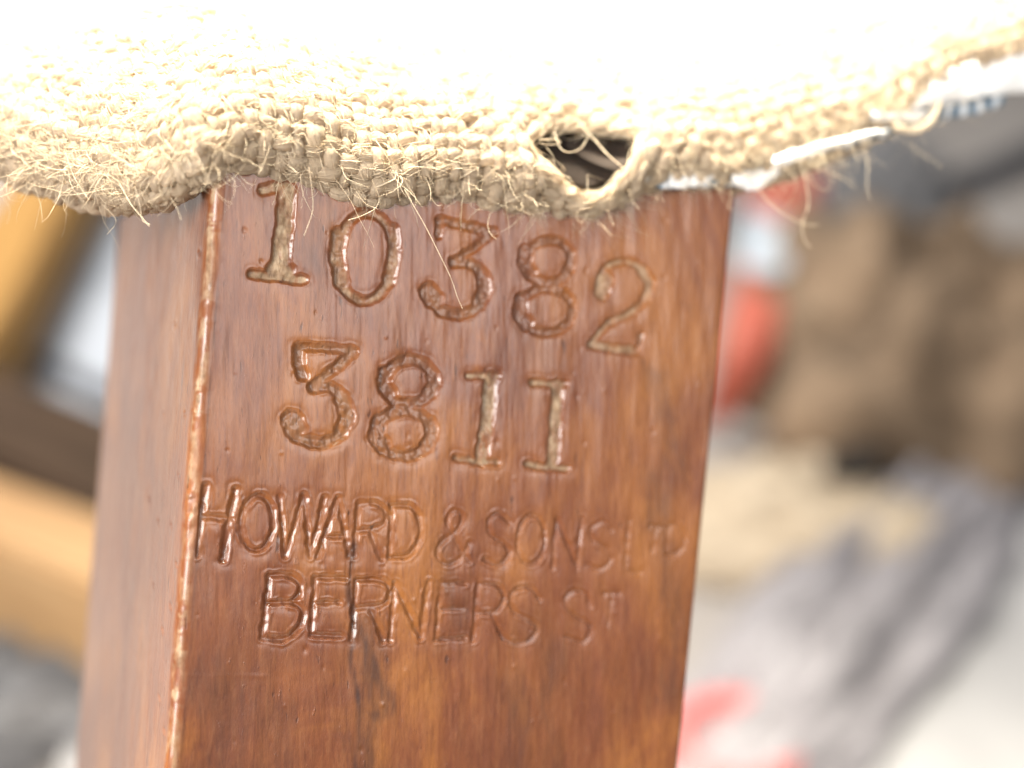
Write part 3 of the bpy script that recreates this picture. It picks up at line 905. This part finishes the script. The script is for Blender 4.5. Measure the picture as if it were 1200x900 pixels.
# ------------------------------------------------------------------ clutter on the workshop floor behind
def wood_mat(name, c0, c1, c2):
    m = Mat(name)
    f = m.noise(m.coord((12, 120, 120)), 1, 5, .6, .8)
    cc = m.ramp(f, [(.3, c0), (.5, c1), (.7, c2)])
    return m.set(Base_Color=cc, Roughness=.75, Specular_IOR_Level=.12, Normal=m.bump(f, .3, .001))


def bar(name, a, b, w, h, mat, z0=0.0, tilt=0.0, nx=14, **kw):
    """a sawn length of wood lying from a to b (floor points), rounded edges, slightly warped"""
    a = np.array(a, float); b = np.array(b, float)
    L = float(np.linalg.norm((b - a)[:2])); an = math.atan2(b[1] - a[1], b[0] - a[0])
    bm = bmesh.new()
    bmesh.ops.create_cube(bm, size=1)
    for v in bm.verts: v.co = Vector((v.co.x * L, v.co.y * w, v.co.z * h + h / 2))
    bmesh.ops.subdivide_edges(bm, edges=[e for e in bm.edges if abs((e.verts[0].co - e.verts[1].co).x) > L * .5], cuts=nx, use_grid_fill=True)
    bmesh.ops.bevel(bm, geom=[e for e in bm.edges if len(e.link_faces) == 2 and e.calc_face_angle() > .5], offset=min(w, h) * .07, segments=2, affect="EDGES")
    for v in bm.verts:
        v.co.y += .0012 * math.sin(v.co.x * 23 + L * 9); v.co.z += .0008 * (1 + math.sin(v.co.x * 31)) * (v.co.z / h)
    me = bpy.data.meshes.new(name); bm.to_mesh(me); bm.free(); me.materials.append(mat)
    o = bpy.data.objects.new(name, me); col.objects.link(o)
    o.location = ((a[0] + b[0]) / 2, (a[1] + b[1]) / 2, z0); o.rotation_euler = (tilt, 0, an)
    return tag(o, **kw)


def heap(name, c, rx, ry, h, mat, seed, lump=.35, freq=3.0, rot=0.0, n=72, m=40, power=.8, **kw):
    """an uneven soft pile lying on the floor"""
    th_ = np.linspace(0, 2 * math.pi, n, endpoint=False); k = np.linspace(0, 1, m)
    TH, KK = np.meshgrid(th_, k)
    prof_r = np.sin(KK * math.pi / 2) ** power; prof_h = np.cos(KK * math.pi / 2) ** .7
    ux, uy = np.cos(TH) * prof_r, np.sin(TH) * prof_r
    nz = vnoise(ux * freq + seed, uy * freq, seed) + .5 * vnoise(ux * freq * 2.3, uy * freq * 2.3 + prof_h, seed + 1) + .3 * vnoise(ux * freq * 5, uy * freq * 5, seed + 2)
    sc_ = 1 + lump * .35 * nz
    X, Y2 = ux * rx * sc_, uy * ry * sc_
    Z = np.clip(h * prof_h * (1 + lump * nz), .0005, None); Z[-1] = .0005
    Xr = X * math.cos(rot) - Y2 * math.sin(rot); Yr = X * math.sin(rot) + Y2 * math.cos(rot)
    Vh = np.stack([Xr, Yr, Z], -1).reshape(-1, 3)
    i = np.arange(m - 1)[:, None] * n + np.arange(n)[None]; j = np.arange(m - 1)[:, None] * n + (np.arange(n)[None] + 1) % n
    Fq = np.stack([i, i + n, j + n, j], -1).reshape(-1, 4)
    return add(name, np_mesh(name, Vh, Fq, mat), None, Matrix.Translation((c[0], c[1], 0.0)), **kw)


def patch(name, pix, mat, z=.003, thick=.002, amp=.0, n=18, **kw):
    """a sheet lying on the floor with the given four corners (pixel rays met with the floor)"""
    c = [floor_at(*p, z) for p in pix]
    o_ = sum(c) / 4
    a = np.linspace(0, 1, n)
    Ug, Vg2 = np.meshgrid(a, a)
    P = ((c[0] - o_)[None, None] * ((1 - Ug) * (1 - Vg2))[..., None] + (c[1] - o_)[None, None] * (Ug * (1 - Vg2))[..., None]
         + (c[2] - o_)[None, None] * (Ug * Vg2)[..., None] + (c[3] - o_)[None, None] * ((1 - Ug) * Vg2)[..., None])
    P[..., 2] = amp * np.abs(vnoise(P[..., 0] * 30, P[..., 1] * 30, 5)) + amp * .5 * (1 + vnoise(P[..., 0] * 70, P[..., 1] * 70, 6))
    top = P.reshape(-1, 3); bot = top - np.array([0, 0, thick])
    Fg = quad_grid(n, n); k = n * n
    rim = list(range(n)) + [n * r_ + n - 1 for r_ in range(1, n)] + list(range(n * n - 2, n * n - n - 1, -1)) + [n * r_ for r_ in range(n - 2, 0, -1)]
    Fr = np.array([[rim[q], rim[q - 1], rim[q - 1] + k, rim[q] + k] for q in range(len(rim))])
    Fall = np.vstack([Fg, Fg[:, ::-1] + k, Fr])
    return add(name, np_mesh(name, np.vstack([top, bot]), Fall, mat), None, Matrix.Translation((o_[0], o_[1], z)), **kw)


def rope(name, pts, rad, mat, sides=12, **kw):
    p = catmull(np.array(pts, float), 10); o_ = p.mean(0); o_[2] = 0
    rr = np.full((1, len(p)), rad)
    Vt, Fq, at = tubes((p - o_)[None], rr, sides)
    return add(name, np_mesh(name, Vt, Fq, mat, True, {"yarn": at}), None, Matrix.Translation(o_), **kw)


M_OCHRE = wood_mat("ochre_pine", (.26, .140, .042), (.33, .180, .055), (.38, .22, .075))
M_TAN = wood_mat("tan_pine", (.31, .175, .08), (.40, .24, .115), (.47, .31, .165))
M_BROWN = wood_mat("dark_walnut", (.030, .018, .010), (.048, .028, .016), (.07, .042, .025))
M_STEEL = mat_plain("grey_sheet", (.30, .32, .355), (.42, .445, .485), 18, .5, .2, .002)
M_SLATE = mat_plain("slate_cloth", (.085, .083, .085), (.19, .185, .185), 60, .9, .6, .004)
M_GREEN = mat_plain("pale_green_board", (.36, .34, .22), (.45, .43, .32), 30, .7, .2, .001)
M_LILAC = mat_plain("lilac_board", (.36, .34, .35), (.46, .43, .43), 30, .7, .2, .001)
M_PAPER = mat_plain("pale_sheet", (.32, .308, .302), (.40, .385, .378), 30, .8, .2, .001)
M_HAIR = mat_plain("brown_horsehair", (.055, .035, .020), (.34, .235, .15), 26, .95, 1.0, .010)
M_STRAW = mat_plain("straw_pad", (.40, .315, .22), (.52, .42, .305), 60, .9, .6, .004)
M_RAG = mat_plain("mauve_grey_rag", (.21, .193, .20), (.33, .308, .315), 45, .95, .8, .006)
M_CABLE = mat_plain("black_cable", (.035, .035, .04), (.06, .06, .065), 60, .6, .1, .001)
M_RED = mat_plain("red_plastic", (.46, .105, .065), (.54, .145, .095), 30, .5, .1, .001)
M_PINK = mat_plain("pink_plastic", (.46, .11, .10), (.54, .15, .14), 30, .5, .1, .001)
M_CORE = mat_plain("pale_card", (.24, .15, .15), (.30, .19, .19), 30, .7, .1, .001)
M_BLUEW = mat_plain("bluish_white_plastic", (.50, .56, .62), (.62, .68, .73), 30, .5, .1, .001)

# left of the leg
bar("wooden_batten", floor_at(180, 60, .02), floor_at(-75, 500, .02), .031, .030, M_OCHRE, 0.012, label="broad ochre wooden batten slanting beneath the frayed hessian corner", cat="batten")
patch("metal_sheet", [(-260, 480), (300, 560), (330, 225), (-200, 190)], M_STEEL, .004, .003, .001, label="blue-grey sheet lying under the wooden battens", cat="sheet")
rope("flex", [tuple(floor_at(0, 415, .006)), tuple(floor_at(60, 430, .006)), tuple(floor_at(110, 455, .006)), tuple(floor_at(180, 490, .006))], .0035, M_CABLE, label="short dark flex lying across the blue-grey sheet", cat="cable")
bar("wooden_board", floor_at(-120, 478, .02), floor_at(230, 650, .02), .040, .034, M_BROWN, 0.004, label="dark brown board lying behind the tan batten", cat="board")
bar("wooden_batten", floor_at(-120, 598, .03), floor_at(230, 752, .03), .024, .042, M_TAN, 0.004, label="tan wooden batten lying in front of the dark brown board", cat="batten")
bar("painted_strip", floor_at(-110, 662, .01), floor_at(230, 800, .01), .014, .014, M_GREEN, 0.0, label="pale greenish strip lying in front of the tan batten", cat="strip")
bar("painted_strip", floor_at(-110, 695, .01), floor_at(230, 830, .01), .016, .010, M_LILAC, 0.0, label="lilac-grey strip lying between the pale greenish strip and dark rag", cat="strip")
heap("crumpled_rag", floor_at(15, 840), .050, .028, .016, M_SLATE, 4, .4, 3, .5, label="dark slate crumpled rag beside the lower end of the leg", cat="rag")
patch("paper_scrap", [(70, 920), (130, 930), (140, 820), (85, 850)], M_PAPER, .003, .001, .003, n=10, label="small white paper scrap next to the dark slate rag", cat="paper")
# right of the leg
rope("cable", [tuple(floor_at(880, 262, .006)), tuple(floor_at(960, 252, .006)), tuple(floor_at(1050, 236, .006)), tuple(floor_at(1130, 215, .006)), tuple(floor_at(1215, 178, .006)), tuple(floor_at(1330, 120, .006))], .0075, M_CABLE, label="thick black cable curving across the pale floor behind the brown hair", cat="cable")
heap("slate_cloth", floor_at(985, 265), .055, .05, .030, M_SLATE, 9, .4, 3, .2, label="dark slate cloth bunched up behind the brown hair heap", cat="cloth")
heap("horsehair_heap", floor_at(1068, 480), .070, .075, .050, M_HAIR, 12, .42, 2.6, .2, label="brown heap of tangled horsehair stuffing on the floor", cat="stuffing")
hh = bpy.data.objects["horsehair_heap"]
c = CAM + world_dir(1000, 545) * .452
M_BLACK = mat_plain("hollow_shade_black", (.020, .016, .013), (.045, .036, .028), 60, .95, .8, .004)
k = heap("hollow_shade", (0, 0, 0), .0095, .006, .007, M_BLACK, 31, .4, 2.5, .1, n=30, m=14)  # added lump, its near-black colour stands for the shade inside a hollow
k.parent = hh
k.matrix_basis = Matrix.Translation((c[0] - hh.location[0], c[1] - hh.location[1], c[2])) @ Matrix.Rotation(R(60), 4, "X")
heap("straw_pad", floor_at(930, 640), .052, .030, .022, M_STRAW, 15, .3, 2.5, -.1, label="straw-coloured pad pressed against the front of the brown heap", cat="pad")
heap("grey_rag", floor_at(1015, 725), .125, .030, .020, M_RAG, 22, .28, 3, .92, n=120, label="long mauve-grey rag trailing past the straw-coloured pad", cat="rag")
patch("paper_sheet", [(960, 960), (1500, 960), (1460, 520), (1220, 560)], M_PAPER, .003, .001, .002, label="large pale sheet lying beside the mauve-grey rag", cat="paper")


# strip of red and white tape standing in a wavy curl, and a pink ring
def tape():
    root = bpy.data.objects.new("tape_strip", None); col.objects.link(root)
    tag(root, "red and white banded tape strip arching over the edge of the brown heap", "tape")
    lie = [(936, 140, 46), (924, 195, 46), (918, 240, 43), (910, 285, 41), (897, 335, 38), (882, 385, 34), (868, 430, 30), (850, 468, 24), (832, 496, 16)]
    z_ = [.006, .020, .032, .040, .042, .038, .028, .014, .004]
    q = []
    for (px, py, w), z in zip(lie, z_):
        p = floor_at(px, py, z)
        q.append(list(p) + [w * K * float((p - CAM) @ AD)])
    q = catmull(np.array(q), 8)
    pts, wid = q[:, :3], q[:, 3:]
    o_ = pts.mean(0); o_[2] = 0; root.location = o_
    pts = pts - o_
    idx = np.arange(len(pts), dtype=float)
    at_ = lambda t, Q: np.stack([np.interp(t, idx, Q[:, c]) for c in range(Q.shape[1])], -1)
    side_ = np.array([1.0, 0.2, 0.0])
    for k0, k1, m in ((0, 20, M_RED), (20, 31, M_BLUEW), (31, len(pts) - 1, M_RED)):
        rows = []
        for f, dz in ((-1, 0), (-.5, .0012), (0, .002), (.5, .0012), (1, 0), (1, -.0008), (0, .001), (-1, -.0008)):
            sl_ = 3.5 * f
            t = np.linspace(k0 + (sl_ if k0 > 0 else 0), k1 + (sl_ if k1 < len(pts) - 1 else 0), 16)
            rows.append(at_(t, pts) + side_ * f * at_(t, wid) + np.array([0, -dz * .3, dz]))
        Vr = np.array(rows); nr, mm_ = Vr.shape[:2]
        i = np.arange(nr)[:, None] * mm_ + np.arange(mm_ - 1)[None]; j = ((np.arange(nr) + 1) % nr)[:, None] * mm_ + np.arange(mm_ - 1)[None]
        nm = "red_band" if m is M_RED else "white_band"
        add(nm, np_mesh(nm, Vr.reshape(-1, 3), np.stack([i, i + 1, j + 1, j], -1).reshape(-1, 4), m), root)


tape()


def ring():
    c = floor_at(858, 898, .005)
    root = bpy.data.objects.new("tape_roll", None); col.objects.link(root); root.location = (c[0], c[1], 0)
    tag(root, "pale roll with pink rim lying beside the foot of the leg", "tape roll")
    n = 48; th_ = np.linspace(0, 2 * math.pi, n, endpoint=False)

    def lathe(nm, prof_, mat):
        Vr = np.array([[(.82 * r_ * math.cos(t), .82 * r_ * math.sin(t), .8 * z) for t in th_] for r_, z in prof_])
        k = len(prof_)
        i = np.arange(k)[:, None] * n + np.arange(n)[None]; i2 = np.arange(k)[:, None] * n + (np.arange(n)[None] + 1) % n
        j = ((np.arange(k) + 1) % k)[:, None] * n + np.arange(n)[None]; j2 = ((np.arange(k) + 1) % k)[:, None] * n + (np.arange(n)[None] + 1) % n
        add(nm, np_mesh(nm, Vr.reshape(-1, 3), np.stack([i, i2, j2, j], -1).reshape(-1, 4), mat), root)
    lathe("rim", [(.0150, .001), (.0205, .001), (.0212, .004), (.0212, .018), (.0200, .020), (.0160, .020), (.0150, .018)], M_PINK)
    lathe("core", [(.0010, .001), (.0147, .001), (.0147, .016), (.0120, .0172), (.0010, .0165)], M_CORE)


ring()
bpy.context.view_layer.update()
